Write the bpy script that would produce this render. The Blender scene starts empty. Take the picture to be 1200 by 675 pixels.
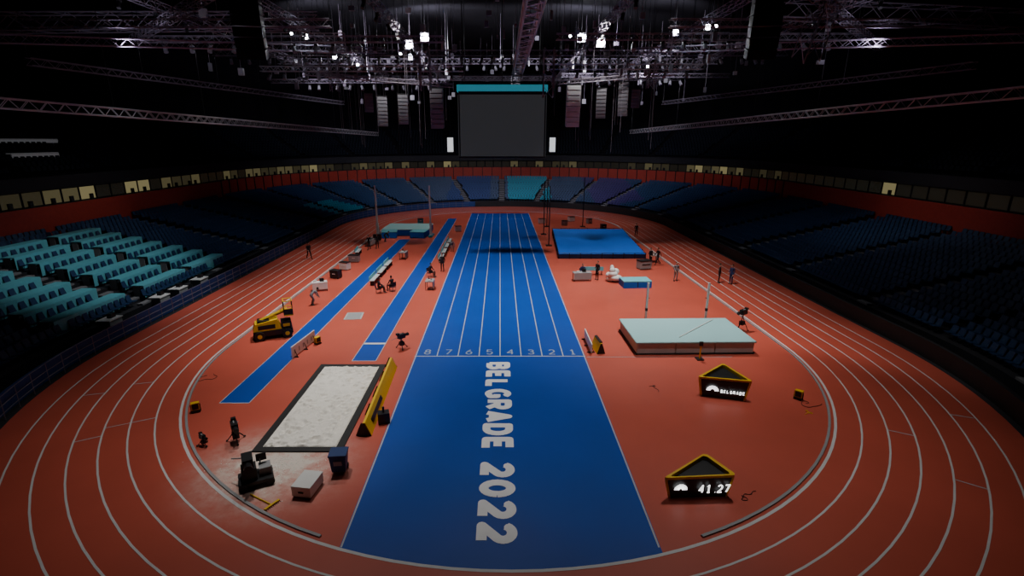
import bpy, bmesh, math, random
from mathutils import Vector, Matrix
random.seed(7)
S=bpy.context.scene
COL=S.collection

# ------------------------------------------------------------ materials
def mat(name,c,rough=.6,var=.15,scale=3.0,emit=0,ecol=None,metal=0,bump=0,spec=.4):
    m=bpy.data.materials.new(name); m.use_nodes=True
    nt=m.node_tree; b=nt.nodes['Principled BSDF']
    tc=nt.nodes.new('ShaderNodeTexCoord')
    n=nt.nodes.new('ShaderNodeTexNoise'); n.inputs['Scale'].default_value=scale; n.inputs['Detail'].default_value=5
    nt.links.new(tc.outputs['Object'],n.inputs['Vector'])
    r=nt.nodes.new('ShaderNodeMix'); r.data_type='RGBA'
    r.inputs['A'].default_value=[max(0,x*(1-var)) for x in c]+[1]
    r.inputs['B'].default_value=[min(1,x*(1+var)) for x in c]+[1]
    nt.links.new(n.outputs['Fac'],r.inputs['Factor'])
    nt.links.new(r.outputs['Result'],b.inputs['Base Color'])
    b.inputs['Roughness'].default_value=rough; b.inputs['Metallic'].default_value=metal
    b.inputs['Specular IOR Level'].default_value=spec
    if emit:
        b.inputs['Emission Strength'].default_value=emit
        b.inputs['Emission Color'].default_value=list(ecol or c)+[1]
    if bump:
        bp=nt.nodes.new('ShaderNodeBump'); bp.inputs['Strength'].default_value=bump
        n2=nt.nodes.new('ShaderNodeTexNoise'); n2.inputs['Scale'].default_value=scale*6; n2.inputs['Detail'].default_value=6
        nt.links.new(tc.outputs['Object'],n2.inputs['Vector'])
        nt.links.new(n2.outputs['Fac'],bp.inputs['Height']); nt.links.new(bp.outputs['Normal'],b.inputs['Normal'])
    return m

RED=mat('red_track_rubber',(.52,.09,.056),.45,.16,.35,bump=.05,spec=.4)
BLUE=mat('blue_track_rubber',(.001,.060,.38),.48,.14,.4,bump=.05,spec=.3)
WHITE=mat('white_line_paint',(.66,.66,.66),.5,.1,2)
LET=mat('white_letter_paint',(.88,.88,.9),.5,.08,2)
THIN=mat('lane_line_paint',(.5,.52,.56),.5,.1,2)
NUM=mat('number_paint',(.32,.38,.5),.5,.1,2)
SAND=mat('sand',(.88,.85,.78),.95,.12,2.2,bump=1.0)
BLK=mat('black_rubber',(.012,.012,.013),.6,.3)
BLKM=mat('black_metal',(.02,.02,.022),.4,.2,metal=.3)
YEL=mat('yellow_panel',(.8,.5,.01),.45,.08)
DBLUE=mat('dark_blue_seat',(.012,.045,.12),.5,.2)
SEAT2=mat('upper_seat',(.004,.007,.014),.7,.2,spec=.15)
TURQ=mat('turquoise_cover',(.14,.52,.60),.55,.12)
TURQD=mat('turquoise_seat',(.02,.25,.35),.55,.12)
PURP=mat('purple_seat',(.04,.03,.14),.55,.12)
PALE=mat('pale_turquoise_vinyl',(.34,.60,.62),.5,.06,.6)
PALES=mat('grey_vinyl_side',(.45,.5,.5),.5,.08)
CONC=mat('dark_concrete',(.02,.02,.025),.8,.25)
STEP=mat('aisle_step',(.2,.2,.21),.8,.2)
WALLR=mat('dark_red_wall',(.34,.035,.02),.6,.25)
DARK=mat('dark_fascia',(.010,.011,.015),.7,.3)
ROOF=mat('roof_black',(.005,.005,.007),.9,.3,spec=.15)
ALU=mat('truss_aluminium',(.45,.45,.48),.4,.1,metal=.4)
ALUD=mat('truss_dark',(.2,.18,.22),.5,.1,metal=.3)
GREY=mat('grey_plastic',(.3,.31,.32),.5,.1)
WHT=mat('white_plastic',(.75,.75,.73),.45,.06)
SCR=mat('screen_faint_glow',(.05,.055,.06),.35,.1,.2,emit=.022,ecol=(.85,.92,1))  # faint even glow put into the dark scoreboard screens
SKIN=mat('skin',(.5,.28,.2),.6,.05); HAIR=mat('hair',(.03,.02,.015),.8,.2)
CL_D=mat('dark_clothes',(.015,.015,.02),.85,.2); CL_B=mat('navy_clothes',(.02,.035,.12),.85,.2)
CL_G=mat('grey_clothes',(.2,.2,.22),.85,.2); SHOE=mat('shoes',(.03,.03,.03),.6,.1)
BLUEV=mat('blue_fabric',(.003,.15,.75),.6,.08)
BINB=mat('blue_bin',(.01,.04,.16),.6,.08)
GLOW=mat('lamp_glow',(1,1,1),.5,0,emit=60,ecol=(.92,.95,1))
LEDW=mat('led_white',(1,1,1),.5,0,emit=1.8,ecol=(1,1,1))
LEDT=mat('led_turquoise',(.05,.4,.5),.5,0,emit=.2,ecol=(.08,.7,.9))
PANW=mat('lit_white_panel',(1,1,1),.5,0,emit=.8,ecol=(.9,.95,1))
WIN=[mat('lit_window_%d'%i,(.02,.02,.02),.2,.2,emit=e,ecol=(.85,.72,.34)) for i,e in enumerate((.008,.03,.08,.2))]
STRIP=mat('counter_glow',(.2,.2,.2),.5,0,emit=.05,ecol=(.9,.93,1))  # counters are no lamps; emission stands in for light falling on them
SPK=mat('speaker_grey',(.15,.15,.17),.6,.15); SPL=mat('speaker_light_grey',(.45,.46,.48),.6,.1)

# dust of sand trodden round the pit, mixed into the red rubber
nt=RED.node_tree; bs=nt.nodes['Principled BSDF']
src=bs.inputs['Base Color'].links[0].from_socket
tc=nt.nodes.new('ShaderNodeTexCoord')
vm=nt.nodes.new('ShaderNodeVectorMath'); vm.operation='DISTANCE'; vm.inputs[1].default_value=(-8.7,17.1,0)
nt.links.new(tc.outputs['Object'],vm.inputs[0])
mr=nt.nodes.new('ShaderNodeMapRange'); mr.inputs['From Min'].default_value=.6; mr.inputs['From Max'].default_value=4.2
mr.inputs['To Min'].default_value=2.1; mr.inputs['To Max'].default_value=0
nt.links.new(vm.outputs['Value'],mr.inputs['Value'])
nn=nt.nodes.new('ShaderNodeTexNoise'); nn.inputs['Scale'].default_value=1.6; nn.inputs['Detail'].default_value=9; nn.inputs['Roughness'].default_value=.7
nt.links.new(tc.outputs['Object'],nn.inputs['Vector'])
mm=nt.nodes.new('ShaderNodeMath'); mm.operation='MULTIPLY'; mm.use_clamp=True
nt.links.new(mr.outputs['Result'],mm.inputs[0]); nt.links.new(nn.outputs['Fac'],mm.inputs[1])
m3=nt.nodes.new('ShaderNodeMath'); m3.operation='MULTIPLY'; m3.use_clamp=True
nt.links.new(mm.outputs[0],m3.inputs[0]); nt.links.new(mm.outputs[0],m3.inputs[1])
mx=nt.nodes.new('ShaderNodeMix'); mx.data_type='RGBA'; mx.inputs['B'].default_value=(.75,.66,.58,1)
nt.links.new(src,mx.inputs['A']); nt.links.new(m3.outputs[0],mx.inputs['Factor'])
nt.links.new(mx.outputs['Result'],bs.inputs['Base Color'])

# ------------------------------------------------------------ mesh builder
class MB:
    def __init__(s): s.v=[];s.f=[];s.m=[];s.mats=[]
    def mi(s,m):
        if m not in s.mats: s.mats.append(m)
        return s.mats.index(m)
    def add(s,vs,fs,m):
        o=len(s.v); s.v+=[tuple(x) for x in vs]; k=s.mi(m)
        for f in fs: s.f.append([o+i for i in f]); s.m.append(k)
    def box(s,c,d,m,rz=0,rx=0,ry=0):
        M=Matrix.Translation(c)@Matrix.Rotation(rz,4,'Z')@Matrix.Rotation(rx,4,'X')@Matrix.Rotation(ry,4,'Y')
        vs=[M@Vector((x*d[0]/2,y*d[1]/2,z*d[2]/2)) for z in(-1,1) for y in(-1,1) for x in(-1,1)]
        s.add(vs,[(0,2,3,1),(4,5,7,6),(0,1,5,4),(1,3,7,5),(3,2,6,7),(2,0,4,6)],m)
    def tube(s,a,b,r,m,r2=None,n=6):
        a=Vector(a);b=Vector(b);r2=r if r2 is None else r2
        d=(b-a); 
        if d.length<1e-6:return
        q=d.to_track_quat('Z','Y')
        vs=[];
        for p,rr in((a,r),(b,r2)):
            for i in range(n):
                t=2*math.pi*i/n; vs.append(p+q@Vector((rr*math.cos(t),rr*math.sin(t),0)))
        fs=[(i,(i+1)%n,n+(i+1)%n,n+i) for i in range(n)]+[tuple(range(n-1,-1,-1)),tuple(range(n,2*n))]
        s.add(vs,fs,m)
    def ball(s,c,d,m,n=10,k=7):
        vs=[];fs=[]
        for j in range(k+1):
            ph=math.pi*j/k
            for i in range(n):
                t=2*math.pi*i/n
                vs.append((c[0]+d[0]*math.sin(ph)*math.cos(t),c[1]+d[1]*math.sin(ph)*math.sin(t),c[2]+d[2]*math.cos(ph)))
        for j in range(k):
            for i in range(n): fs.append((j*n+i,(j+1)*n+i,(j+1)*n+(i+1)%n,j*n+(i+1)%n))
        s.add(vs,fs,m)
    def prism(s,poly,z0,z1,m,mt=None):
        n=len(poly)
        vs=[(x,y,z0) for x,y in poly]+[(x,y,z1) for x,y in poly]
        s.add(vs,[(i,(i+1)%n,n+(i+1)%n,n+i) for i in range(n)],m)
        s.add([(x,y,z1) for x,y in poly],[tuple(range(n))],mt or m)
        s.add([(x,y,z0) for x,y in poly],[tuple(range(n-1,-1,-1))],m)
    def obj(s,name,parent=None,loc=(0,0,0),rz=0,bevel=0,smooth=False):
        me=bpy.data.meshes.new(name); me.from_pydata(s.v,[],s.f)
        for m in s.mats: me.materials.append(m)
        me.polygons.foreach_set('material_index',s.m)
        if smooth: me.polygons.foreach_set('use_smooth',[True]*len(s.f))
        me.update()
        o=bpy.data.objects.new(name,me); COL.objects.link(o); o.location=loc; o.rotation_euler[2]=rz
        if parent: o.parent=parent
        if bevel:
            b=o.modifiers.new('b','BEVEL'); b.width=bevel; b.segments=2
        return o
def empty(name,loc=(0,0,0),rz=0):
    e=bpy.data.objects.new(name,None); COL.objects.link(e); e.location=loc; e.rotation_euler[2]=rz; e.empty_display_size=.2
    return e
def arcp(cx,cy,rx,ry,a0,a1,n=8): return [(cx+rx*math.cos(math.radians(a0+(a1-a0)*i/n)),cy+ry*math.sin(math.radians(a0+(a1-a0)*i/n))) for i in range(n+1)]
G={
'B':[[(0,0),(0,1),(.55,1)]+arcp(.6,.77,.32,.23,90,-90)+[(0,.54)],[(.6,.54)]+arcp(.62,.27,.38,.27,90,-90)+[(0,0)]],
'E':[[(.9,1),(0,1),(0,0),(.95,0)],[(0,.5),(.8,.5)]],
'L':[[(0,1),(0,0),(.9,0)]],
'G':[arcp(.5,.5,.5,.5,45,300,14)+[(.98,.12),(.98,.45),(.6,.45)]],
'R':[[(0,0),(0,1),(.55,1)]+arcp(.6,.73,.37,.27,90,-90)+[(0,.46)],[(.5,.46),(1,0)]],
'A':[[(0,0),(.5,1),(1,0)],[(.2,.26),(.8,.26)]],
'D':[[(0,0),(0,1),(.45,1)]+arcp(.48,.5,.5,.5,90,-90,12)+[(0,0)]],
'0':[arcp(.5,.5,.5,.5,0,360,20)],
'1':[[(.2,.78),(.55,1),(.55,0)],[(.2,0),(.9,0)]],
'2':[arcp(.5,.7,.47,.3,160,-35,9)+[(.02,0),(1,0)]],
'3':[arcp(.45,.76,.45,.24,150,-90,8)+arcp(.45,.26,.5,.26,90,-150,8)],
'4':[[(.75,0),(.75,1),(0,.32),(1,.32)]],
'5':[[(.9,1),(.1,1),(.05,.55)]+arcp(.45,.3,.5,.3,110,-150,9)],
'6':[[(.75,1),(.25,.65)]+arcp(.5,.3,.47,.3,150,510,14)],
'7':[[(0,1),(1,1),(.35,0)]],
'8':[arcp(.5,.76,.4,.24,0,360,14),arcp(.5,.26,.48,.26,0,360,14)],
'.':[[(.4,0),(.5,0)]]}
def lettering(mb,s,w,h,adv,t,m,M,dz=.0002):
    """strokes stacked by a hair so painted layers never share a plane"""
    tot=sum(adv*(.6 if c in' .' else 1) for c in s)
    x=-tot/2+(adv-w)/2
    for ch in s:
        z=0
        for st in G.get(ch,[]):
            P=[Vector((x+t/2+p[0]*(w-t),-h/2+t/2+p[1]*(h-t),0)) for p in st]
            for a,b in zip(P,P[1:]):
                d=b-a
                if d.length<1e-5: continue
                z+=dz; Z=Vector((0,0,z))
                d.normalize(); n=Vector((-d.y,d.x,0))*t/2
                mb.add([M@(a-n+Z),M@(b-n+Z),M@(b+n+Z),M@(a+n+Z)],[(0,1,2,3)],m)
            for k,p in enumerate(P):
                if 0<k<len(P)-1 or P[0]==P[-1]:
                    z+=dz; mb.add([M@(p+Vector((t/2*math.cos(a*math.pi/5),t/2*math.sin(a*math.pi/5),z))) for a in range(10)],[tuple(range(10))],m)
        x+=adv*(.6 if ch in' .' else 1)

# ------------------------------------------------------------ stadium curve
CX=.35; YN=29.0; YF=74.0
def path(step=3):
    L=[]
    n=int(90/step)
    for i in range(n+1): t=math.radians(270-i*step); L.append((YN,math.cos(t),math.sin(t)))
    n=int(180/step)
    for i in range(n+1): t=math.radians(180-i*step); L.append((YF,math.cos(t),math.sin(t)))
    n=int(90/step)
    for i in range(n+1): t=math.radians(0-i*step); L.append((YN,math.cos(t),math.sin(t)))
    return L
PATH=path(3)
LP=PATH[4:58]; RP=PATH[57:-4]
def pt(p,r,z=0): return (CX+p[1]*r,p[0]+p[2]*r,z)
def ring(mb,r0,z0,r1,z1,m,P=PATH):
    vs=[];fs=[]
    for p in P: vs.append(pt(p,r0,z0)); vs.append(pt(p,r1,z1))
    for i in range(len(P)-1): fs.append((2*i,2*i+1,2*i+3,2*i+2))
    mb.add(vs,fs,m)
def inside(r,z,m,mb):
    mb.add([pt(p,r,z) for p in PATH[:-1]],[tuple(range(len(PATH)-1))],m)

mb=MB(); inside(60,-.02,CONC,mb); mb.obj('floor')
mb=MB(); inside(23.9,0,RED,mb); mb.obj('running_track')
mb=MB()
for i in range(7):
    r=17+.95*i; w=.025 if i else .045
    ring(mb,r-w-.01,.008,r+w+.01,.008,WHITE)
for a,i in((-152,1),(-152,2),(-150,3),(-163,4),(-165,2),(-30,2),(-38,4),(-22,5)):
    t=math.radians(a); r=17+.95*i; c,s=math.cos(t),math.sin(t)
    p=Vector((CX+c*(r+.47),YN+s*(r+.47),.009)); mb.box(p,(.9,.05,.002),THIN,rz=t)
mb.obj('track_lane_lines')
mb=MB()
KP=PATH[7:-7]
ring(mb,16.72,.05,16.82,.05,GREY,KP); ring(mb,16.72,0,16.72,.05,GREY,KP); ring(mb,16.82,.05,16.82,0,GREY,KP)
mb.obj('track_kerb')

W=4.93
mb=MB()
poly=[]
for i in range(17):
    x=-W+2*W*i/16; poly.append((x,YN-math.sqrt(16.95**2-(x-CX)**2)))
poly+=[(W,88.2),(-W,88.2)]
mb.add([(x,y,.005) for x,y in poly],[tuple(range(len(poly)))],BLUE); mb.obj('sprint_track')
mb=MB()
FY=27.4
for i in range(9):
    x=-W+.05+i*(2*W-.1)/8
    y0=FY if 0<i<8 else 12.9
    mb.box((x,(y0+88)/2,.012),(.055,88-y0,.002),THIN)
mb.box((0,FY,.0145),(2*W,.07,.002),WHITE); mb.box((0,82,.0145),(2*W,.06,.002),THIN)
mb.box((9.2,FY-.1,.012),(8.4,.04,.002),THIN)
mb.obj('sprint_lane_lines')
mb=MB()
for i in range(8):
    x=-W+.05+(i+.5)*(2*W-.1)/8
    lettering(mb,str(8-i),.42,.75,.42,.09,NUM,Matrix.Translation((x,FY+.62,.0135)))
mb.obj('lane_numbers')
mb=MB()
lettering(mb,'BELGRADE 2022',.99,1.32,1.085,.34,LET,Matrix.Translation((-.1,19.8,.014))@Matrix.Rotation(-math.pi/2,4,'Z'),.0003)
mb.obj('track_lettering')

def runway(x0,x1,y0,y1,slant=0):
    mb=MB(); mb.add([(x0,y0,.005),(x1,y0,.005),(x1+slant,y1,.005),(x0+slant,y1,.005)],[(0,1,2,3)],BLUE)
    for x in(x0,x1): 
        mb.add([(x-.02,y0,.01),(x+.02,y0,.01),(x+slant+.02,y1,.01),(x+slant-.02,y1,.01)],[(0,1,2,3)],THIN)
    mb.box(((x0+x1)/2,y0,.011),(x1-x0,.05,.002),WHITE)
    return mb
mb=runway(-13.35,-11.95,21.9,64,.6); mb.obj('pole_vault_runway')
mb=runway(-8.4,-7.05,26.75,82,.1); mb.box((-7.7,29.3,.02),(1.3,.22,.02),WHT); mb.obj('long_jump_runway')

# sand pit with footprints and rake marks
mb=MB(); x0,x1,y0,y1=-9.95,-6.35,17.9,26.2; b=.3
for c,d in((((x0+x1)/2,y0+b/2,.03),(x1-x0,b,.06)),(((x0+x1)/2,y1-b/2,.03),(x1-x0,b,.06)),((x0+b/2,(y0+y1)/2,.03),(b,y1-y0-2*b,.06)),((x1-b/2,(y0+y1)/2,.03),(b,y1-y0-2*b,.06))): mb.box(c,d,BLK)
nx,ny=64,150; vs=[];fs=[]
pits=[(random.uniform(x0+.4,x1-.4),random.uniform(y0+.4,y1-.4),random.uniform(.10,.22)) for _ in range(130)]
for j in range(ny+1):
    for i in range(nx+1):
        X=x0+b+(x1-x0-2*b)*i/nx; Y=y0+b+(y1-y0-2*b)*j/ny
        z=.075+.012*math.sin(X*9+Y*3)+random.uniform(-.012,.012)
        for px,py,pr in pits:
            d2=(X-px)**2+(Y-py)**2
            if d2<pr*pr*4: z+=-.07*math.exp(-d2/(pr*pr*.5))+.025*math.exp(-(math.sqrt(d2)-pr*1.2)**2/.004)
        if i in(0,nx) or j in(0,ny): z=.04
        vs.append((X,Y,max(.012,z)))
for j in range(ny):
    for i in range(nx): k=j*(nx+1)+i; fs.append((k,k+1,k+nx+2,k+nx+1))
mb.add(vs,fs,SAND); mb.obj('sand_pit')
mb=MB()
for i in range(500):
    a=random.uniform(0,6.28); r=abs(random.gauss(0,.8)); x=-8.6+1.5*r*math.cos(a); y=17.0+.9*r*math.sin(a)
    if y>17.8: continue
    q=random.uniform(.012,.03); mb.ball((x,y,.004),(q,q,q*.4),SAND,5,3)
mb.obj('spilled_sand')

mb=MB()
def wedge(mb,L,m1,m2,w=.5,h=.55):
    v=[(-w/2,-L/2,0),(w/2,-L/2,0),(.05,-L/2,h),(-.05,-L/2,h),(-w/2,L/2,0),(w/2,L/2,0),(.05,L/2,h),(-.05,L/2,h)]
    mb.add(v,[(0,1,2,3),(7,6,5,4)],m2); mb.add(v,[(1,5,6,2),(3,7,4,0)],m1); mb.add(v,[(2,6,7,3)],m1)
wedge(mb,6.8,YEL,YEL,.6,.6)
for y in(-3.4,-1.7,0,1.7,3.4): mb.box((-.17,y,.29),(.16,.06,.6),BLKM,ry=.4)
mb.box((.19,-1.6,.3),(.012,2.2,.2),BLKM,ry=-.46)
for y in(-3.44,3.44): mb.add([(-.3,y,0),(.3,y,0),(0,y,.6)],[(0,1,2)],BLKM)
mb.obj('measurement_barrier',None,(-5.85,22.5,0),.035)
mb=MB(); mb.box((0,0,.25),(.5,.4,.5),BLKM); mb.box((0,.22,.3),(.3,.06,.3),GREY); mb.tube((0,0,.5),(0,0,.75),.05,BLKM); mb.obj('battery_pack',None,(-5.15,20.2,0),.3)

def display(loc,rz,w=2.5,d=1.7,h=1.0,txt=None,apx=.15):
    e=empty('display_board',loc,rz)
    mb=MB()
    # plan: triangle with clipped (rounded) corners; every wall slopes inward to the floor
    A=Vector((-w/2,0,0));B=Vector((w/2,0,0));C=Vector((apx*w,d,0))
    base=[A,B,C]; cen=(A+B+C)/3
    P=[];Hh=[]
    for i in range(3):
        p=base[i]; pr=base[i-1]; nx_=base[(i+1)%3]; hh=(h*.94,h,h*1.06)[i]
        for q,k in((pr,.17),(pr,.05),(nx_,.05),(nx_,.17)):
            k2=.17*(.5 if k<.1 else 1)
            dr=(q-p).normalized()*k2*1.1
            pt_=p+dr
            if k<.1: pt_=pt_+(cen-p).normalized()*.02
            P.append(pt_); Hh.append(hh)
    n=len(P)
    ins=lambda a,k:(a+(cen-a)*k)
    for i in range(n):
        j=(i+1)%n; p,q=P[i],P[j]; front=(i==3)
        th=.09 if front else .17
        zi,zj=Hh[i],Hh[j]; Z=lambda z:Vector((0,0,z))
        lo_p,lo_q=ins(p,.13),ins(q,.13)
        corner=(i%4)!=3
        mb.add([lo_p,lo_q,q+Z(zj-th),p+Z(zi-th)],[(0,1,2,3)],YEL if corner else BLKM)
        mb.add([p+Z(zi-th),q+Z(zj-th),q+Z(zj),p+Z(zi),ins(p,.16)+Z(zi-th),ins(q,.16)+Z(zj-th),ins(q,.16)+Z(zj),ins(p,.16)+Z(zi)],[(0,1,2,3),(3,2,6,7),(7,6,5,4)],YEL)
    mb.add([ins(p,.14)+Vector((0,0,z-.15)) for p,z in zip(P,Hh)],[tuple(range(n))],BLKM)
    mb.add([ins(p,.13)+Vector((0,0,.005)) for p in P],[tuple(range(n-1,-1,-1))],BLKM)
    mb.obj('body',e)
    l=MB()
    M0=Matrix.Translation((0,.03,.45))@Matrix.Rotation(math.pi/2+.08,4,'X')
    cx=-w*.25 if txt else -w*.2; R=.15 if txt else .2
    for k in range(7):
        a=math.pi*(k+.5)/7
        M=M0@Matrix.Translation((cx+R*math.cos(a),R*math.sin(a)-.06,0))@Matrix.Rotation(a-math.pi/2,4,'Z')
        l.add([M@Vector((-.03,-.1,0)),M@Vector((.03,-.1,0)),M@Vector((.055,.08,0)),M@Vector((-.055,.08,0))],[(0,1,2,3)],LEDW)
    if txt:
        lettering(l,txt,.2,.36,.25,.06,LEDW,M0@Matrix.Translation((w*.2,-.03,.01)),.0005)
    else: lettering(l,'BELGRADE',.105,.17,.14,.035,LEDW,M0@Matrix.Translation((w*.16,-.02,.01)),.0005)
    l.obj('led_panel',e,(0,-.07,0))
    return e
display((10.75,22.3,0),-.28,d=1.7,h=1.1,apx=.04)
display((6.9,15.15,0),.03,w=2.6,d=1.25,h=.92,txt='41.27',apx=.26)
# compact yellow lift machine on the left infield
mb=MB()
mb.box((0,0,.42),(2.3,1.1,.34),BLKM)
for x in(-.8,.8):
    for y in(-.56,.56): mb.tube((x,y-.1,.3),(x,y+.1,.3),.3,BLK,n=16); mb.tube((x,y-.11,.3),(x,y+.11,.3),.14,YEL,n=12)
mb.add([(-1.15,-.5,.6),(.5,-.5,.6),(.5,.5,.6),(-1.15,.5,.6),(-1.0,-.45,1.05),(.3,-.45,1.25),(.3,.45,1.25),(-1.0,.45,1.05)],[(0,1,5,4),(1,2,6,5),(2,3,7,6),(3,0,4,7),(4,5,6,7)],YEL)
mb.box((-.35,-.48,.82),(1.0,.06,.26),BLKM); mb.box((.8,0,.8),(.6,.9,.4),BLKM); mb.box((.8,-.46,.8),(.4,.03,.2),YEL); mb.box((-.5,0,1.15),(.7,.7,.12),BLKM)
mb.tube((-.7,0,1.15),(.95,0,1.75),.11,YEL,n=4); mb.tube((-.5,.2,1.1),(.95,.2,1.55),.05,BLKM)
for a in((.75,-.35),(1.25,-.35),(.75,.35),(1.25,.35)): mb.tube((a[0],a[1],1.35),(a[0],a[1],2.3),.03,BLKM)
for z in(1.8,2.3):
    mb.tube((.75,-.35,z),(1.25,-.35,z),.035,YEL);mb.tube((.75,.35,z),(1.25,.35,z),.035,YEL);mb.tube((.75,-.35,z),(.75,.35,z),.035,YEL);mb.tube((1.25,-.35,z),(1.25,.35,z),.035,YEL)
mb.box((1.0,0,1.38),(.55,.75,.08),YEL); mb.box((1.0,-.36,1.6),(.5,.03,.35),BLKM)
mb.obj('yellow_lift_machine',None,(-14.45,30.6,0),.45,bevel=.012)

# high jump area
e=empty('high_jump_mat',(11.35,29.7,0),.02)
mb=MB(); 
for x in(-2.3,0,2.3): mb.box((x,0,.36),(2.27,4.0,.68),PALES)
mb.box((0,0,.05),(7,4.1,.1),BLKM); mb.obj('foam_blocks',e,bevel=.05)
mb=MB(); mb.box((0,0,.75),(7.05,4.15,.12),PALE); mb.obj('top_cover',e,bevel=.05)
e=empty('high_jump_uprights')
for k,x in enumerate((9.75,13.75)):
    mb=MB(); mb.box((0,0,.04),(.6,.9,.08),BLKM); mb.box((0,0,1.55),(.12,.12,3.0),WHT); mb.box((0,0,1.2),(.14,.14,.2),BLKM); mb.box((.08 if k==0 else -.08,0,2.0),(.16,.06,.03),BLKM)
    mb.obj('upright_%d'%k,e,(x,32.4,0))
mb=MB(); mb.tube((10.6,28.3,.84),(13.8,31.4,.84),.03,WHT); mb.obj('crossbar',e)
mb=MB(); mb.tube((0,0,0),(0,0,.85),.045,YEL); mb.box((0,0,.03),(.4,.4,.06),BLKM); mb.box((0,0,.95),(.2,.1,.25),BLKM); mb.obj('height_gauge',None,(11.4,27.0,0))

e=empty('pole_vault_mat',(-12.4,68.0,0))
mb=MB()
mb.box((0,1,.38),(6.0,5,.76),BLUEV); mb.box((-1.9,-2.4,.38),(1.9,1.7,.76),BLUEV,rz=.15); mb.box((1.9,-2.4,.38),(1.9,1.7,.76),BLUEV,rz=-.15); mb.obj('foam',e,bevel=.06)
mb=MB(); mb.box((0,1,.82),(6.1,5.1,.1),PALE); mb.box((-1.9,-2.4,.8),(2,1.8,.08),TURQ,rz=.15); mb.box((1.9,-2.4,.8),(2,1.8,.08),TURQ,rz=-.15); mb.obj('cover',e,bevel=.03)
e=empty('pole_vault_uprights')
for k,x in enumerate((-15.9,-9.0)):
    mb=MB(); mb.box((0,.3,.1),(.5,2.2,.2),TURQD); mb.box((0,0,3.3),(.2,.16,6.5),WHT); mb.box((0,.0,1),(.3,.3,1.6),WHT); mb.box((.2 if k==0 else -.2,0,5.0),(.4,.08,.06),GREY); mb.tube((0,1.2,.2),(0,0,2.4),.04,GREY)
    mb.obj('upright_%d'%k,e,(x,66.0,0))

e=empty('shot_put_platform')
mb=MB(); mb.prism([(6.2,53),(15.4,53),(16.6,69),(7.1,69)],.04,.5,BINB,BLUEV); mb.obj('deck',e)
mb=MB()
for a,c in(((6.2,53),(15.4,53)),((15.4,53),(16.6,69)),((16.6,69),(7.1,69)),((7.1,69),(6.2,53))):
    a=Vector((*a,0));c=Vector((*c,0)); n=8
    mb.tube(a+Vector((0,0,.6)),c+Vector((0,0,.6)),.03,BLKM,n=4)
    for i in range(n): p=a.lerp(c,i/n); mb.tube(p,p+Vector((0,0,.62)),.04,BLKM,n=4)
mb.obj('railing',e)
mb=MB()
for x,y in((5.8,67.5),(5.8,60),(6.8,74),(12,74)): mb.tube((x,y,0),(x,y,7),.06,BLKM); mb.box((x,y,.05),(.7,.7,.1),BLKM)
for k in range(8): mb.tube((5.8,60,k+.1 if k<7 else 6.9),(5.8,67.5,k+.1 if k<7 else 6.9),.012,BLKM,n=3)
mb.obj('safety_net_posts')

def tv_camera(loc,rz,s=1.0,tall=1.0):
    mb=MB(); z=tall*s
    for a in(0.5,2.6,4.7): 
        mb.tube((.45*s*math.cos(a),.45*s*math.sin(a),.02),(0,0,z*.72),.028*s,BLKM); mb.ball((.45*s*math.cos(a),.45*s*math.sin(a),.04),(.05,.05,.04),BLKM,6,4)
    mb.tube((0,0,z*.65),(0,0,z*.85),.07*s,GREY)
    mb.box((0,0,z),(.3*s,.55*s,.34*s),BLKM); mb.tube((0,-.28*s,z),(0,-.62*s,z),.1*s,BLKM,.13*s,10)
    mb.box((.02,.3*s,z+.2*s),(.22*s,.2*s,.16*s),BLKM); mb.tube((.1*s,.2*s,z-.05),(.25*s,.75*s,z-.2*s),.02*s,GREY); mb.box((0,.1*s,z+.17*s),(.04,.35*s,.04),GREY)
    mb.box((0,0,z*.4),(.3*s,.3*s,.28*s),BLKM)
    return mb.obj('tv_camera',None,loc,rz)
tv_camera((-10.95,18.7,0),.6,.85,.85); tv_camera((-5.9,28.6,0),2.4,.8,1.0); tv_camera((15.9,31.7,0),-1.,.9,1.4); tv_camera((-12.15,18.4,0),1.,.5,.8)
mb=MB(); mb.box((0,0,.22),(1.15,.8,.12),BLKM)
for x in(-.45,.45):
    for y in(-.38,.38): mb.tube((x,y-.05,.14),(x,y+.05,.14),.14,BLK,n=12)
mb.box((-.2,0,.5),(.5,.5,.45),BLKM); mb.box((.33,.1,.42),(.4,.45,.3),GREY); mb.tube((-.2,0,.7),(-.2,0,.95),.08,BLKM); mb.box((-.2,-.05,1.0),(.36,.6,.34),BLKM); mb.tube((-.2,-.3,1.0),(-.2,-.7,1.0),.11,BLKM,.15,10)
mb.box((.25,.3,.8),(.35,.05,.28),BLKM); mb.tube((.2,.3,.3),(.2,.3,.75),.03,GREY); mb.tube((-.4,.2,1),(-.7,.6,.85),.025,GREY)
mb.obj('camera_dolly',None,(-8.9,16.05,0),.5)
mb=MB()
mb.add([(-.25,-.22,.1),(.25,-.22,.1),(.25,.22,.1),(-.25,.22,.1),(-.31,-.28,.78),(.31,-.28,.78),(.31,.28,.78),(-.31,.28,.78)],[(0,1,5,4),(1,2,6,5),(2,3,7,6),(3,0,4,7),(3,2,1,0)],BINB)
mb.box((0,0,.81),(.66,.6,.06),BINB); mb.box((0,.32,.8),(.5,.06,.05),BLKM)
for x in(-.25,.25): mb.tube((x-.03,.22,.1),(x+.03,.22,.1),.1,BLK,n=12)
mb.box((0,-.27,.5),(.3,.03,.2),GREY,rx=.1)
mb.obj('wheeled_bin',None,(-6.05,16.7,0),.1,bevel=.01)
mb=MB(); mb.box((0,0,.24),(.7,.95,.36),WHT); mb.box((0,0,.44),(.72,.97,.06),WHT); mb.box((0,-.49,.25),(.2,.03,.06),BLKM)
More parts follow.
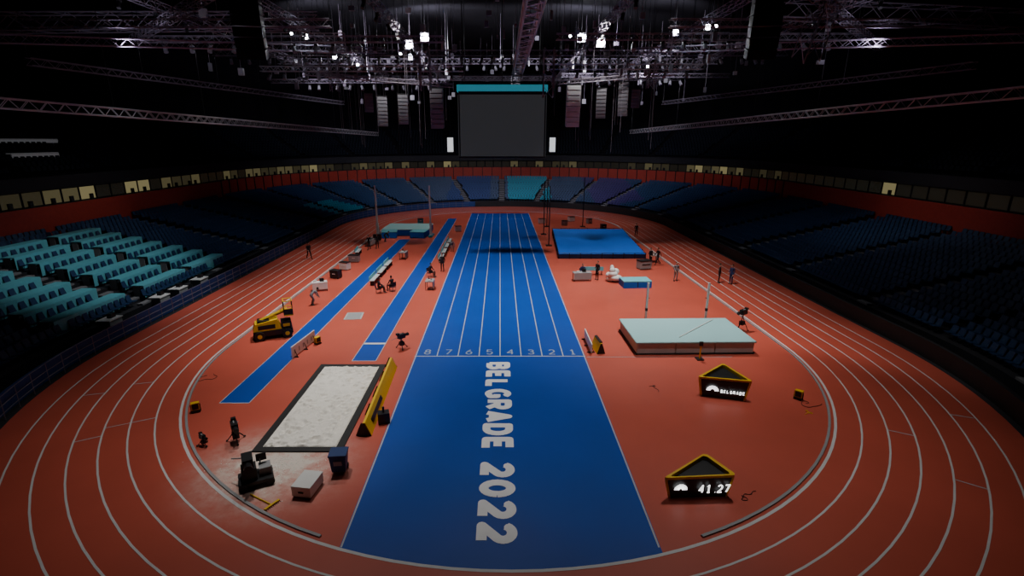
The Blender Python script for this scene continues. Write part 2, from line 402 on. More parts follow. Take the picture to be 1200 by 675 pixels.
for x in(-.28,.28):
    for y in(-.4,.4): mb.box((x,y,.03),(.08,.08,.06),BLKM)
mb.obj('equipment_case',None,(-6.85,15.6,0),-.15,bevel=.015)
mb=MB(); mb.tube((-.8,0,.03),(.3,0,.03),.025,YEL); mb.box((.33,0,.03),(.08,.6,.05),YEL)
for k in range(9): mb.tube((.35,-.27+.0675*k,.03),(.44,-.27+.0675*k,.01),.01,BLKM,n=4)
mb.obj('sand_rake',None,(-8.1,14.95,0),-.5)
def cable(loc,seed,m=BLKM,R=.6):
    random.seed(seed); c=bpy.data.curves.new('cable_pile','CURVE'); c.dimensions='3D'; c.bevel_depth=.011
    sp=c.splines.new('NURBS'); n=14; sp.points.add(n-1)
    x=y=0;a=random.random()*6
    for i in range(n):
        a+=random.uniform(-1.0,2.2); x+=R*.5*math.cos(a); y+=R*.5*math.sin(a); sp.points[i].co=(x,y,.02,1)
    c.materials.append(m); o=bpy.data.objects.new('cable_pile',c); COL.objects.link(o); o.location=loc
cable((-15.2,24.9,0),1,R=.5); cable((14.3,21.5,0),2,R=.45); cable((14.1,21.2,0),5,YEL,.25); cable((9.3,15.3,0),3,R=.3); cable((7.4,23.4,0),4,R=.25); cable((-9.9,16.2,0),6,R=.4)
def floor_lamp(loc,rz=0):
    mb=MB(); mb.box((0,0,.05),(.35,.3,.06),BLKM); mb.box((0,0,.3),(.34,.22,.34),YEL); mb.box((0,-.12,.3),(.26,.02,.26),BLKM); mb.box((-.19,0,.2),(.03,.05,.35),BLKM); mb.box((.19,0,.2),(.03,.05,.35),BLKM); mb.obj('work_light',None,loc,rz)
floor_lamp((-14.0,21.1,0),.5); floor_lamp((14.4,22.3,0),-.8); floor_lamp((-11.2,29.3,0),1)
def board(name,x,y,L,h,m,rz):
    mb=MB(); mb.box((0,0,h/2+.08),(.06,L,h),m)
    for yy in(-L*.4,0,L*.4): mb.box((0,yy,.03),(.45,.06,.06),BLKM); mb.tube((.18,yy,.05),(.03,yy,h*.7),.02,BLKM)
    for k in range(int(L/.5)): mb.box((.033,-L/2+.3+k*.5,h*.55),(.006,.12,h*.4),GREY)
    mb.obj(name,None,(x,y,0),rz)
board('distance_board',-11.7,28.4,2.8,.65,WHT,-.12); board('finish_board',5.35,29.0,2.6,.55,WHT,.0)
mb=MB(); wedge(mb,1.3,YEL,BLKM,.5,.65); mb.box((0,0,.68),(.14,1.1,.08),BLKM); mb.obj('timing_wedge',None,(5.85,28.4,0),.1)
def bench(x,y,L,rz=0):
    mb=MB(); mb.box((0,0,.45),(.4,L,.06),PALES); mb.box((-.22,0,.62),(.05,L,.36),TURQ)
    for k in range(int(L/1.2)+1):
        yy=-L/2+.15+k*(L-.3)/max(1,int(L/1.2)); mb.box((0,yy,.22),(.34,.06,.42),BLKM)
    mb.obj('athletes_bench',None,(x,y,0),rz)
for y in(43.5,46.3,49.1): bench(-11.0,y,2.3)
for y in(52,55,58,61): bench(-6.1,y,2.3)
bench(-15.5,55,2.2,.1); bench(8.6,46.3,2,1.5)
def table(x,y,rz=0,w=1.6,m=GREY):
    mb=MB(); mb.box((0,0,.74),(w,.7,.05),m); mb.box((0,-.33,.45),(w,.03,.55),m)
    for a in(-1,1):
        for b2 in(-1,1): mb.box((a*(w/2-.06),b2*.3,.36),(.05,.05,.72),BLKM)
    mb.box((.2,0,.79),(.35,.25,.03),BLKM); mb.box((.2,.12,.9),(.35,.03,.22),BLKM); mb.box((-.35,0,.82),(.25,.2,.12),WHT)
    mb.obj('judges_table',None,(x,y,0),rz)
table(7.3,44.2,.1); table(-15.0,41,.4,1.2,WHT); table(-15.4,60,1.4); table(-10.2,53,1.5,1.2); table(15.8,51.6,1.2,1.2); table(-5.9,41.5,1.57,1.1)
mb=MB(); mb.box((0,0,.012),(1.2,1.5,.02),PALES); mb.box((0,0,.026),(1.0,1.3,.008),GREY); mb.obj('rubber_floor_plate',None,(-10.4,34.5,0),.1)
mb=MB(); mb.box((0,0,.25),(2.4,1.5,.5),BLUEV); mb.box((0,0,.56),(2.42,1.5,.1),TURQ); mb.box((0,-.76,.3),(.06,.02,.5),BLKM); mb.obj('landing_mat',None,(11.6,42.4,0),.05,bevel=.04)
mb=MB()
for k in range(7):
    mb.ball((.22*math.sin(k*2),.2*math.cos(k*3),.25+.16*k),(.62-.07*k,.5-.055*k,.28),WHT,12,8)
mb.obj('covered_equipment',None,(10.0,43.8,0),smooth=True)
mb=MB(); mb.box((0,0,.45),(1.2,.8,.7),GREY); mb.box((0,0,.85),(1.25,.85,.08),BLKM)
for x in(-.5,.5):
    for y in(-.3,.3): mb.ball((x,y,.07),(.06,.06,.07),BLK,8,5)
mb.box((0,-.41,.5),(.9,.02,.1),BLKM)
mb.obj('flight_case',None,(14.0,48.5,0),.3); 
random.seed(3)
for x,y in((-14.9,45),(-15.0,48.2),(-15.0,51.5),(14.5,71.5),(-5.8,70),(-15.4,63.3),(6.3,77),(13.4,76.8),(9.5,75),(-12,77),(11,79)):
    m2=random.choice((GREY,BLKM,TURQD,WHT)); mb=MB(); w=random.uniform(.6,1.1)
    mb.box((0,0,.4),(w,.6,.64),m2); mb.box((0,0,.75),(w+.04,.64,.06),BLKM)
    for a in(-1,1):
        for b2 in(-1,1): mb.ball((a*w*.4,b2*.22,.05),(.04,.04,.05),BLK,6,4)
    mb.box((0,-.31,.45),(.3,.02,.06),WHT); mb.obj('storage_trolley',None,(x,y,0),random.uniform(-.5,.5))

# ------------------------------------------------------------ people
def person(name,loc,rz,pose='stand',top=CL_D,hair=HAIR):
    e=empty(name,loc,rz)
    if pose=='stand':
        J=dict(pel=(0,0,.95),ch=(0,-.01,1.3),nk=(0,0,1.47),hL=(.1,0,.9),kL=(.12,-.03,.5),aL=(.12,.02,.09),hR=(-.1,0,.9),kR=(-.11,-.02,.5),aR=(-.13,.03,.09),
               sL=(.19,0,1.41),eL=(.25,.04,1.13),wL=(.24,-.08,.88),sR=(-.19,0,1.41),eR=(-.25,.03,1.13),wR=(-.2,-.18,1.0))
    elif pose=='walk':
        J=dict(pel=(0,0,.93),ch=(0,-.04,1.28),nk=(0,-.06,1.45),hL=(.1,0,.88),kL=(.11,-.2,.5),aL=(.11,-.32,.1),hR=(-.1,0,.88),kR=(-.11,.06,.48),aR=(-.11,.36,.16),
               sL=(.19,-.04,1.39),eL=(.25,.1,1.13),wL=(.25,.12,.88),sR=(-.19,-.04,1.39),eR=(-.25,-.1,1.12),wR=(-.22,-.3,.98))
    elif pose=='sit':
        J=dict(pel=(0,.05,.52),ch=(0,-.02,.88),nk=(0,-.05,1.05),hL=(.1,0,.5),kL=(.14,-.42,.5),aL=(.14,-.4,.09),hR=(-.1,0,.5),kR=(-.14,-.42,.5),aR=(-.14,-.45,.09),
               sL=(.19,-.02,.99),eL=(.24,-.12,.73),wL=(.15,-.36,.62),sR=(-.19,-.02,.99),eR=(-.24,-.12,.73),wR=(-.15,-.36,.62))
    else:
        J=dict(pel=(0,.1,.85),ch=(0,-.2,1.05),nk=(0,-.36,1.1),hL=(.1,.08,.8),kL=(.12,-.1,.47),aL=(.12,.05,.09),hR=(-.1,.08,.8),kR=(-.12,-.08,.47),aR=(-.12,.08,.09),
               sL=(.19,-.28,1.08),eL=(.22,-.36,.8),wL=(.15,-.48,.58),sR=(-.19,-.28,1.08),eR=(-.22,-.36,.8),wR=(-.12,-.5,.6))
    R=dict(pel=.15,ch=.155,nk=.065,hL=.1,hR=.1,kL=.066,kR=.066,aL=.045,aR=.045,sL=.068,sR=.068,eL=.045,eR=.045,wL=.03,wR=.03)
    ks=list(J); E=[('pel','ch'),('ch','nk'),('pel','hL'),('hL','kL'),('kL','aL'),('pel','hR'),('hR','kR'),('kR','aR'),('ch','sL'),('sL','eL'),('eL','wL'),('ch','sR'),('sR','eR'),('eR','wR')]
    me=bpy.data.meshes.new('body'); me.from_pydata([J[k] for k in ks],[(ks.index(a),ks.index(b)) for a,b in E],[])
    o=bpy.data.objects.new('body',me); COL.objects.link(o); o.parent=e; me.materials.append(top)
    sk=o.modifiers.new('s','SKIN'); sk.use_smooth_shade=True
    for i,k in enumerate(ks):
        d=me.skin_vertices[0].data[i]; d.radius=(R[k],R[k]*(.72 if k in('pel','ch') else 1)); d.use_root=(k=='pel')
    o.modifiers.new('d','SUBSURF').levels=1; o.modifiers['d'].render_levels=1
    V=lambda k:Vector(J[k])
    mb=MB()
    dirn=(V('nk')-V('ch')).normalized(); up=Vector((0,0,1))
    hc=V('nk')+(dirn*.6+up*.4).normalized()*.16+Vector((0,-.02,0))
    mb.tube(V('nk')-dirn*.03,hc-Vector((0,0,.05)),.055,SKIN,.05,8)
    mb.ball(hc,(.075,.092,.115),SKIN,12,9); mb.ball(hc+Vector((0,.018,.025)),(.082,.09,.108),hair,12,9)
    mb.ball(hc+Vector((0,-.095,-.01)),(.012,.02,.02),SKIN,6,5)
    for s2 in(-1,1):
        mb.ball(hc+Vector((s2*.078,0,-.005)),(.01,.02,.03),SKIN,6,5); mb.ball(hc+Vector((s2*.03,-.084,.006)),(.012,.008,.008),BLK,6,4)
    mb.box(hc+Vector((0,-.084,-.05)),(.04,.01,.01),WALLR)
    for w,el in(('wL','eL'),('wR','eR')):
        d=(V(w)-V(el)).normalized(); side=d.cross(Vector((0,1,.2))).normalized()
        mb.tube(V(w)-d*.01,V(w)+d*.09,.03,SKIN,.036,8)
        for k,(off,L) in enumerate(((-.03,.065),(-.01,.08),(.01,.085),(.03,.075))):
            b0=V(w)+d*.08+side*off; b1=b0+d*L*.55; b2=b1+(d+Vector((0,-.6,0))).normalized()*L*.5
            mb.tube(b0,b1,.01,SKIN,.009,5); mb.tube(b1,b2,.009,SKIN,.007,5)
        t0=V(w)+d*.03-side*.03; mb.tube(t0,t0+(d-side*.9).normalized()*.05,.012,SKIN,.009,5)
    for a in('aL','aR'):
        p=V(a); z=p.z-.05; mb.ball((p.x,p.y-.06,max(.045,z)),(.05,.14,.045),SHOE,10,6)
    mb.obj('head_hands_shoes',e,smooth=True)
    if pose=='sit':
        c=MB(); c.box((0,.05,.38),(.42,.4,.04),BLKM); c.box((0,.27,.65),(.42,.03,.35),BLKM)
        for a in(-.18,.18):
            for b2 in(-.12,.24): c.tube((a,b2,0),(a,b2,.38 if b2<0 else .7),.015,GREY,n=5)
        c.obj('chair',e)
    return e
PP=[(-9.9,40.2,2.0,'sit',CL_D),(-8.95,40.8,-2.2,'sit',CL_D),(-6.4,45.5,1.2,'sit',CL_D),(7.5,45.2,.2,'sit',CL_B),(8.7,44.4,-1,'stand',CL_D),(15.1,50.2,.6,'stand',CL_D),(15.9,50.3,-1.3,'walk',CL_D),
(19.2,43.4,1.2,'stand',CL_D),(20.1,43.0,-1.2,'stand',CL_B),(-14.2,58.3,.5,'stand',CL_D),(-15.0,57.7,-.5,'walk',CL_D),(-14.2,62.5,1.6,'bend',CL_D),(-5.4,56.6,.3,'bend',CL_G),(-5.5,47.5,-.3,'stand',CL_D),
(-20.2,53,.8,'walk',CL_D),(17.7,66,.2,'stand',CL_D),(-14.2,37,2.3,'bend',CL_G),(15.6,44,.2,'stand',CL_G)]
for x,y,rz,ps,c in PP: person('official',(x,y,0),rz,ps,c)

# ------------------------------------------------------------ stands
ROWS=16; R0=25.6; DR=.9; Z0=.8; DZ=.205
mb=MB(); ring(mb,R0,0,R0,Z0,DARK)
for i in range(ROWS):
    r=R0+DR*i; z=Z0+DZ*i; ring(mb,r,z,r+DR,z,CONC)
    if i<ROWS-1: ring(mb,r+DR,z,r+DR,z+DZ,CONC)
mb.obj('lower_stand')
ZT=Z0+DZ*ROWS; RT=R0+DR*ROWS
mb=MB(); ring(mb,RT,ZT-DZ,RT,6.5,WALLR)
for k in range(0,len(PATH)-1):
    a=Vector(pt(PATH[k],RT-.05)); mb.box((a.x,a.y,(ZT+6.5)/2-.1),(.12,.12,6.5-ZT+.2),DARK)
mb.obj('wall_concourse')
mb=MB(); ring(mb,RT,6.5,RT+.6,6.5,DARK); ring(mb,RT+.6,6.5,RT+.6,7.9,DARK); ring(mb,RT,7.9,RT+.6,7.9,DARK); ring(mb,RT-.1,7.9,RT-.1,9.0,DARK); ring(mb,RT-.1,7.9,RT,7.9,DARK); ring(mb,RT-.1,9.0,RT+.8,9,DARK)
mb.obj('wall_fascia')
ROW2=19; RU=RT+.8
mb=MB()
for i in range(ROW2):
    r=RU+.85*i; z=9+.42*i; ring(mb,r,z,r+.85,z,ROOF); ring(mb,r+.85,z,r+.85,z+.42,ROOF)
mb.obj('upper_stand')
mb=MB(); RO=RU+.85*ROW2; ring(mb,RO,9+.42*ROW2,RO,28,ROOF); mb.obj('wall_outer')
mb=MB(); inside(RO,28,ROOF,mb); mb.obj('ceiling')
AIS=(35,44.7,54.2,63.7,73.2)
def walk(r,sp):
    out=[]
    def arc(cy,a0,a1):
        L=abs(a1-a0)*math.pi/180*r; n=int(L/sp)
        for i in range(n):
            d=a0+(a1-a0)*(i+.5)/n; k=(d%15)
            if min(k,15-k)*math.pi/180*r<.62: continue
            t=math.radians(d); out.append((CX+r*math.cos(t),cy+r*math.sin(t),math.cos(t),math.sin(t)))
    arc(YN,235,180)
    def st(sgn):
        n=int((YF-YN)/sp)
        for i in range(n):
            y=YN+(YF-YN)*(i+.5)/n
            if any(abs(y-a)<.62 for a in AIS): continue
            out.append((CX+sgn*r,y,sgn,0))
    st(-1); arc(YF,180,0); st(1); arc(YN,0,-55)
    return out
def seat(mb,x,y,z,nx,ny,m):
    tx,ty=-ny,nx
    def P(a,b,c): return (x+tx*a+nx*b,y+ty*a+ny*b,z+c)
    w=.22
    v=[P(-w,-.2,.40),P(w,-.2,.40),P(w,.18,.36),P(-w,.18,.36),P(-w,-.2,.45),P(w,-.2,.45),P(w,.18,.41),P(-w,.18,.41)]
    mb.add(v,[(0,1,5,4),(4,5,6,7),(0,4,7,3),(1,2,6,5)],m)
    v=[P(-w,.18,.36),P(w,.18,.36),P(w*.9,.32,.82),P(-w*.9,.32,.82),P(-w,.23,.36),P(w,.23,.36),P(w*.9,.36,.82),P(-w*.9,.36,.82)]
    mb.add(v,[(0,1,2,3),(3,2,6,7),(5,4,7,6)],m)
    v=[P(-.03,.1,0),P(.03,.1,0),P(.03,.1,.38),P(-.03,.1,.38)]; mb.add(v,[(0,1,2,3)],m)
def desk_zone(x,y): return x<0 and (27.3<y<34.4 or 35.6<y<47.6)
mb=MB(); 
for i in range(ROWS):
    r=R0+DR*i+.45; z=Z0+DZ*i
    for x,y,nx,ny in walk(r,.54):
        if desk_zone(x,y) and 0<i<14: continue
        m=DBLUE
        if y>90:
            if 1.5<x<9.8: m=TURQD
            elif 17<x<25: m=PURP
            elif -10<x<-2: m=BINB
        if 79<y<86 and x<-20 and i<6: m=TURQD
        seat(mb,x,y,z,nx,ny,m)
mb.obj('stand_seats')
mb=MB()
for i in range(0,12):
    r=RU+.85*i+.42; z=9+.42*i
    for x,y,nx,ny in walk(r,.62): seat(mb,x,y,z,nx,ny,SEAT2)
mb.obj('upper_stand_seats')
mb=MB()
def stp(x,y,nx,ny,z): mb.box((x,y,z+.06),(.42,1.05,.12),STEP,rz=math.atan2(ny,nx))
for i in range(ROWS):
    r=R0+DR*i+.22; z=Z0+DZ*i
    for y in AIS: stp(CX-r,y,-1,0,z); stp(CX+r,y,1,0,z)
    for d in range(15,180,15): t=math.radians(d); stp(CX+r*math.cos(t),YF+r*math.sin(t),math.cos(t),math.sin(t),z)
    for d in(-15,-30,-45,195,210,225): t=math.radians(d); stp(CX+r*math.cos(t),YN+r*math.sin(t),math.cos(t),math.sin(t),z)
mb.obj('aisle_steps')
mb=MB(); ms=MB()
for y0,y1 in((28.0,34.2),(35.9,41.2),(41.9,47.2)):
    for i in range(1,14,2):
        r=R0+DR*i+.4; z=Z0+DZ*i; x=CX-r; L=y1-y0-random.uniform(0,.7); yc=(y0+y1)/2
        mb.box((x,yc,z+.80),(.95,L,.05),TURQ); mb.box((x+.49,yc,z+.36),(.03,L,.9),TURQ)
        n=4
        for k in range(n+1): mb.box((x-.1,yc-L/2+.05+k*(L-.1)/n,z+.38),(.5,.05,.76),GREY)
        y=yc-L/2+.4
        while y<yc+L/2-.3: seat(ms,x-.95,y,z+DZ,-1,0,DBLUE); y+=.75
mb.obj('media_desks'); ms.obj('media_seats')
mb=MB()
for x,y in((-25.05,31.0),(-25.05,36.0),(-25.0,38.2),(-24.95,41.0)):
    mb.box((x,y,.5),(.8,1.1,1.0),GREY); mb.box((x,y,1.04),(.9,1.2,.06),WHT); mb.box((x,y+.2,1.2),(.3,.4,.28),BLKM)
mb.obj('camera_platform')

mb=MB(); mf=MB(); random.seed(11)
def wpanels(seq):
    for k in range(len(seq)-1):
        a,b=seq[k],seq[k+1]; a=Vector(a);b=Vector(b); d=(b-a); 
        y=(a.y+b.y)/2; x=(a.x+b.x)/2
        pr=.12
        if x<0 and 30<y<106: pr=.75
        if y>104: pr=.55
        if abs(x)<9: pr=0
        if x>0 and 85<y: pr=.55
        lvl=random.choices([0,1,2,3],[1-pr,pr*.45,pr*.4,pr*.15])[0]
        p=a+d*.06;q=b-d*.06; h0=6.6; h1=7.75
        mb.add([(p.x,p.y,h0),(q.x,q.y,h0),(q.x,q.y,h1),(p.x,p.y,h1)],[(0,1,2,3)],WIN[lvl])
        if lvl>0:
            c=a.lerp(b,random.uniform(.3,.7)); mf.box((c.x,c.y,6.8),(.35,.35,.5),DARK)
        mf.tube((a.x,a.y,6.5),(a.x,a.y,7.9),.07,DARK,n=4)
def curve_pts(r):
    L=[]
    for i in range(26): t=math.radians(225-i*45/26); L.append((CX+r*math.cos(t),YN+r*math.sin(t),0))
    for i in range(22): L.append((CX-r,YN+(YF-YN)*i/22,0))
    for i in range(70): t=math.radians(180-180*i/70); L.append((CX+r*math.cos(t),YF+r*math.sin(t),0))
    for i in range(22): L.append((CX+r,YF-(YF-YN)*i/22,0))
    for i in range(26): t=math.radians(-i*45/26); L.append((CX+r*math.cos(t),YN+r*math.sin(t),0))
    return L
wpanels(curve_pts(RT+.5)); mb.obj('window_1'); mf.obj('trim_1')
mb=MB()
for x,y,z,L in((-45.9,51.5,12.15,7),(-45.9,44.5,12.15,4.5),(-43.2,49,10.9,5)): 
    mb.box((x,y,z),(.5,L,.06),STRIP); mb.box((x+.25,y,z-.2),(.04,L,.3),STRIP)
    for k in(-.45,0,.45): mb.box((x,y+k*L,z-.5),(.08,.08,1.0),ALUD)
mb.obj('gallery_counter')

mb=MB()
ring(mb,24.35,0,24.35,.95,BINB,LP); ring(mb,24.35,.95,24.45,.95,BINB,LP); ring(mb,24.45,0,24.45,.95,BINB,LP); mb.obj('perimeter_board')
mb=MB()
def dens(P,r,sp):
    out=[]
    for k in range(len(P)-1):
        a=Vector(pt(P[k],r));b=Vector(pt(P[k+1],r)); n=max(1,round((b-a).length/sp))
        for i in range(n): out.append(a.lerp(b,i/n))
    return out
pts=dens(LP,24.05,1.26)
for k in range(len(pts)-1):
    a,b=pts[k],pts[k+1]
    for z in(.35,.7,1.1): mb.tube(a+Vector((0,0,z)),b+Vector((0,0,z)),.018,ALUD,n=4)
    mb.tube(a,a+Vector((0,0,1.12)),.024,ALUD,n=4)
mb.obj('metal_railing')
mb=MB(); ring(mb,24.2,0,24.2,1.0,BLK,RP); ring(mb,24.2,1.0,24.4,1.0,CONC,RP); ring(mb,24.4,1,24.4,0,BLK,RP); mb.obj('advertising_board')

# ------------------------------------------------------------ hanging things
def truss(mb,A,B,w=.5,m=ALU,r=.035,step=None):
    A=Vector(A);B=Vector(B); d=(B-A); L=d.length; q=d.to_track_quat('Z','Y'); step=step or w*1.1; n=max(1,int(L/step))
    cs=[q@Vector((sx*w/2,sy*w/2,0)) for sx,sy in((-1,-1),(1,-1),(1,1),(-1,1))]
    for c in cs: mb.tube(A+c,B+c,r,m,n=4)
    for i in range(n):
        p=A.lerp(B,i/n);p2=A.lerp(B,(i+1)/n)
        for k in range(4):
            c1,c2=cs[k],cs[(k+1)%4]
            if i%2: c1,c2=c2,c1
            mb.tube(p+c1,p2+c2,r*.6,m,n=3)
def T(A,B,w=.5,m=ALU,r=.035):
    mb=MB(); truss(mb,A,B,w,m,r)
    d=Vector(B)-Vector(A); n=max(2,int(d.length/10))
    for i in range(n+1):
        p=Vector(A).lerp(Vector(B),i/n); mb.tube(p,(p.x,p.y,27.95),.02,BLKM,n=3)
    return mb.obj('roof_truss')
T((-28,28,14.05),(-23,100,13.2),.55,ALU,.045); T((30,28,14.7),(24.5,100,13.6),.6,ALU,.045)
T((1.9,26,19.6),(2.1,78,19.8),1.0,ALU,.07)
for y,z,w,x0,x1,m in((60,19.5,.5,-26,-4,ALU),(60,19.7,.5,5,22,ALU),(50,20.7,.5,-32,-5,ALUD),(50,20.9,.5,5,32,ALUD),(66,22.0,.6,-34,34,ALUD),(72,19.5,.45,-30,-7,ALUD),(72,20.2,.45,8,30,ALUD),(80,23,.7,-32,32,ALUD),(92,22,.6,-30,30,ALUD),(104,23.5,.6,-26,26,ALUD),(40,20,.5,-34,-12,ALUD),(40,20,.5,12,34,ALUD)):
    T((x0,y,z),(x1,y,z),w,m)
for x in(-28,-19,-10,10,19,28): T((x,40,22.6),(x,104,22.4),.6,ALUD)
T((-32,34,18),(-12,58,21),.5,ALUD); T((32,34,18),(14,58,21),.5,ALUD); T((-34,40,17.5),(-26,90,18),.5,ALUD); T((36,42,17.5),(27,90,18),.5,ALUD)
T((-12,30,21),(-34,52,21),.6,ALUD); T((14,30,21),(38,56,21),.6,ALUD); T((-20,56,18.6),(-5,58,17.6),.35,ALUD); T((6,57,17.8),(18,56,18.6),.35,ALUD)
T((-46,46,21.2),(-18,56,23.4),1.4,ALUD,.07); T((22,50,23.2),(50,48,21.6),1.4,ALUD,.07)
def ladder(A,B,w,m,r=.045):
    mb=MB(); truss(mb,A,B,w,m,r); B=Vector(B); mb.tube(B,(B.x,B.y,27.9),.02,BLKM,n=3); mb.obj('lighting_ladder')
ladder((18.7,34,16.8),(19.5,34.3,19.6),1.1,ALU); ladder((-6.8,50,16.4),(-6.8,50,20),.9,ALUD); ladder((4.4,50,15.8),(4.4,50,20),.9,ALUD)
ladder((-17.5,58,17),(-17.5,58,21),.8,ALUD); ladder((16.5,60,17.5),(16.5,60,21.4),.8,ALU); ladder((20,64,20.5),(20,64,23.2),1.2,ALU); ladder((-22,62,20.5),(-22,62,24),1.2,ALUD)
mb=MB()
for cx,cz,y in((17.5,21.6,57),(-17.5,21.4,56),(22.5,22.2,60),(-24,22,59)):
    for k in range(5): mb.tube((cx-2+k,y,cz-.9),(cx-2+k,y,cz+.9),.05,ALU,n=4)
    for z in(-.9,0,.9): mb.tube((cx-2,y,cz+z),(cx+2,y,cz+z),.05,ALU,n=4)
    for k in(-2,2): mb.tube((cx+k,y,cz+.9),(cx+k,y,27.9),.02,BLKM,n=3)
mb.obj('lighting_pipe_grid')

e=empty('hanging_scoreboard',(.25,64.5,0))
mb=MB(); mb.box((0,0,14.1),(10.0,5,8.0),BLKM); mb.box((0,0,10.15),(10.2,5.2,.2),BLKM); mb.obj('frame',e,bevel=.05)
mb=MB()
for s2 in(-1,1): mb.box((0,s2*2.55,13.65),(9.7,.1,6.8),SCR); mb.box((s2*5.05,0,13.65),(.1,4.6,6.8),SCR); 
mb.obj('screens',e)
mb=MB()
for s2 in(-1,1): mb.box((0,s2*2.58,17.75),(10.1,.14,.7),LEDT); mb.box((s2*5.1,0,17.75),(.14,5,.7),LEDT)
mb.obj('led_strip',e)
mb=MB(); 
for x in(-4.5,0,4.5):
    for y in(-2,2): mb.tube((x,y,18.1),(x,y,27.95),.04,BLKM,n=4)
truss(mb,(-5,0,19),(5,0,19),.8,ALUD,.05); mb.obj('rigging',e)

def array(x,y,zt,n,w,m,rz=0,c=.04):
    mb=MB(); p=Vector((0,0,0)); a=-.05
    for i in range(n):
        h=.36*w/1.0; mb.box((p.x,p.y,p.z-h/2),(w,.6*w,h*.92),m,rx=a); mb.box((p.x,p.y-.31*w,p.z-h/2),(w*.85,.02,h*.6),m,rx=a)
        p=p+Vector((0,math.sin(a)*h*1.0,-h)); a+=c
    mb.box((0,0,.1),(w*1.1,.3,.12),BLKM)
    for xx in(-.4*w,.4*w): mb.tube((xx,0,.1),(xx,0,27.9-zt),.025,BLKM,n=3)
    mb.obj('line_array_speaker',None,(x,y,zt),rz)
array(-13.4,30,21.0,9,1.45,BLKM,.2); array(14.1,30,21.0,9,1.45,BLKM,-.2)
array(7.4,55,17.3,8,1.35,SPL,0); array(-6.4,55,17.0,8,1.3,SPK,0); array(-10.2,57,16.6,8,1.,SPK,.2); array(-12.4,57,16.4,8,1.,SPK,.35)
array(10.6,57,17.2,8,1.,SPK,-.2); array(12.9,57,17.8,9,1.,SPK,-.35); array(-14.5,60,17,6,.9,SPK,.4); array(15.2,61,17.5,6,.9,SPK,-.4)
lamps=[(-23.2,67,24),(-20.8,70,22.2),(-11.4,70,23.6),(-9.4,70,24.4),(10.2,70,24.4),(12.6,70,23.8),(20.6,66,24.2),(23.2,63,24.2),(-18.5,72,21.5),(19.2,72,21.3),(-24.5,66,24.1),(-12.6,70.5,22.6),(24.5,64,24.5),(9.0,72,24.9)]
mb=MB()
for i,(x,y,z) in enumerate(lamps):
    s2=.5 if i in(2,3,5,4) else .32
    if i>7:s2=.16
    mb.box((x,y+.2,z),(s2*2.2,.4,s2*2.2),BLKM); mb.tube((x,y-.02,z),(x,y-.06,z),s2,GLOW,n=12); mb.tube((x,y+.2,z+s2),(x,y+.2,27.9),.02,BLKM,n=3)
mb.obj('floodlights')
for i in(0,2,3,4,5,6,8,9):
    x,y,z=lamps[i]; l=bpy.data.lights.new('flood','SPOT'); l.energy=5000 if i<8 else 2600; l.color=(.9,.85,1); l.shadow_soft_size=.4; l.spot_size=math.radians(150); l.spot_blend=.5
    o=bpy.data.objects.new('flood_lamp',l); COL.objects.link(o); o.location=(x,y-1.0,z-.3); o.rotation_euler=(math.radians(100),0,math.radians(-18 if x<0 else 18))
mb=MB(); random.seed(5)
for x in(-28,-19,-10,10,19,28):
    for k in range(14):
        y=42+k*4.2; z=21.9; mb.box((x,y,z),(.3,.2,.25),BLKM); mb.tube((x,y,z-.1),(x+random.uniform(-.2,.2),y-.25,z-.55),.13,BLKM,.16,7)
for y,z,x0,x1 in((60,19,-25,-5),(60,19.2,6,21),(50,20.2,-30,-6),(50,20.4,6,30),(66,21.4,-32,32),(72,19,-25,-8),(72,19.6,9,24),(80,22.4,-30,30)):
    x=x0
    while x<x1:
        mb.box((x,y,z),(.3,.2,.25),BLKM); mb.tube((x,y,z-.1),(x+random.uniform(-.2,.2),y-.25,z-.6),.16,SPK,.2,7); x+=random.uniform(1.0,2.6)
mb.obj('stage_lights')
mb=MB(); random.seed(9)
for i in range(150):
    x=random.uniform(-30,30); y=random.uniform(45,95); z=random.uniform(17.5,25)
    if abs(x)<6.5 and z<21: continue
    mb.tube((x,y,z),(x,y,27.9),.018,ALUD,n=3); mb.box((x,y,z),(random.uniform(.2,.6),.3,random.uniform(.3,.8)),random.choice((ALUD,SPK,GREY)))
for i in range(40):
    x=random.choice((-1,1))*random.uniform(5.8,17); y=random.uniform(55,66); z=random.uniform(10.5,16)
    mb.tube((x,y,z),(x,y,22),.02,ALUD,n=3)
mb.obj('chain_hoists')
mb=MB()
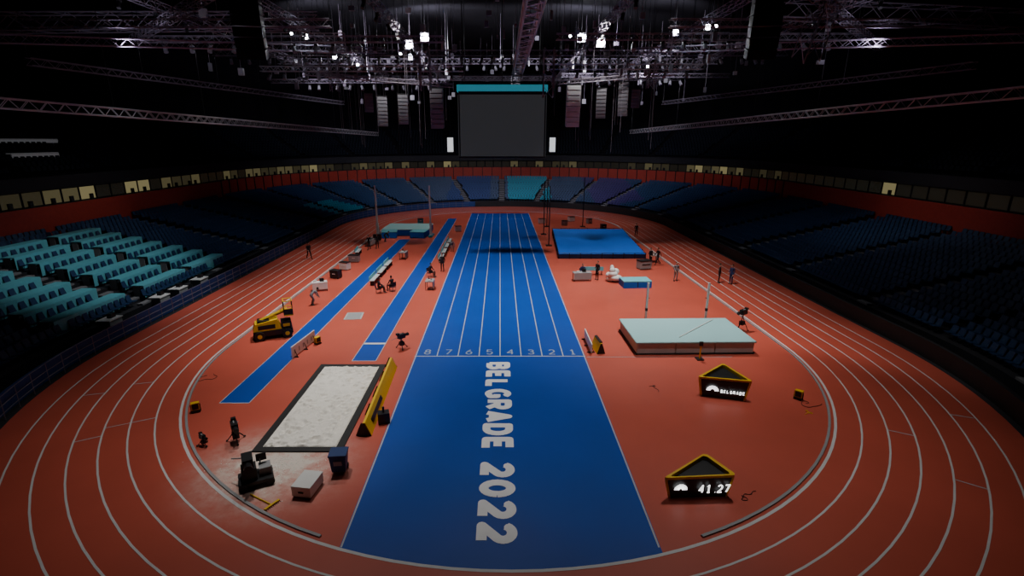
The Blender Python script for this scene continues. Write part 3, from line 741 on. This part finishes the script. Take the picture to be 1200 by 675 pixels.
for x in(-6.55,6.9): mb.box((x,70,11.5),(.75,.1,1.8),PANW); mb.box((x,70.1,11.5),(.95,.1,2.0),BLKM); mb.tube((x,70.1,12.4),(x,70.1,27.9),.02,BLKM,n=3)
mb.obj('hanging_light_panel')

# ------------------------------------------------------------ lights
def spot(x,y,z,tx,ty,P,cone,blend=.7,col=(1,.96,.92),r=.5,tz=0):
    l=bpy.data.lights.new('spot','SPOT'); l.energy=P; l.spot_size=math.radians(cone); l.spot_blend=blend; l.color=col; l.shadow_soft_size=r
    o=bpy.data.objects.new('spot_lamp',l); COL.objects.link(o); o.location=(x,y,z)
    o.rotation_euler=(Vector((tx,ty,tz))-Vector((x,y,z))).to_track_quat('-Z','Y').to_euler()
for y,P in((23,8000),(38,27000),(54,18000),(75,10000)):
    for s2 in(-1,1): spot(s2*10,y,24,s2*9.5,y,P,76,1)
spot(0,30,21,0,16,1800,75,.9)
spot(-8,30,23,-8.3,20.5,6000,30,1)
for s2 in(-1,1): spot(s2*16,52,25,s2*29,50,2000,85,1,(.8,.88,1),1)  # added soft fills over the stands, in place of ambient light
spot(-14,38,24,-31,38,8500,42,.8,(.95,.97,1),.6)  # added lamp to brighten the media desks, no fixture built
spot(13,32,24,21,27,6500,40,1)
for s2 in(-1,1): spot(s2*12,48,20,s2*40,48,2600,34,1,(1,.9,.85),.6,4.0)  # added lamps that lift the red concourse walls, without fixtures
spot(0,80,24,0,106,2000,70,1,(.85,.85,1),1,1)
for s2 in(-1,1): spot(s2*27,40,18.5,s2*30,52,1500,110,1,(.85,.78,1),.5,26)  # added bare uplights so the near roof trusses show
w=bpy.data.worlds.new('w'); S.world=w; w.use_nodes=True; w.node_tree.nodes['Background'].inputs[0].default_value=(.01,.012,.02,1); w.node_tree.nodes['Background'].inputs[1].default_value=.3

cd=bpy.data.cameras.new('cam'); cd.sensor_width=36; cd.lens=18.0; cd.shift_x=14/1200; cd.clip_end=500; cd.clip_start=.1
c=bpy.data.objects.new('camera',cd); COL.objects.link(c); c.location=(0,0,12); c.rotation_euler=(math.pi/2-math.atan(.2875),0,0)
S.camera=c
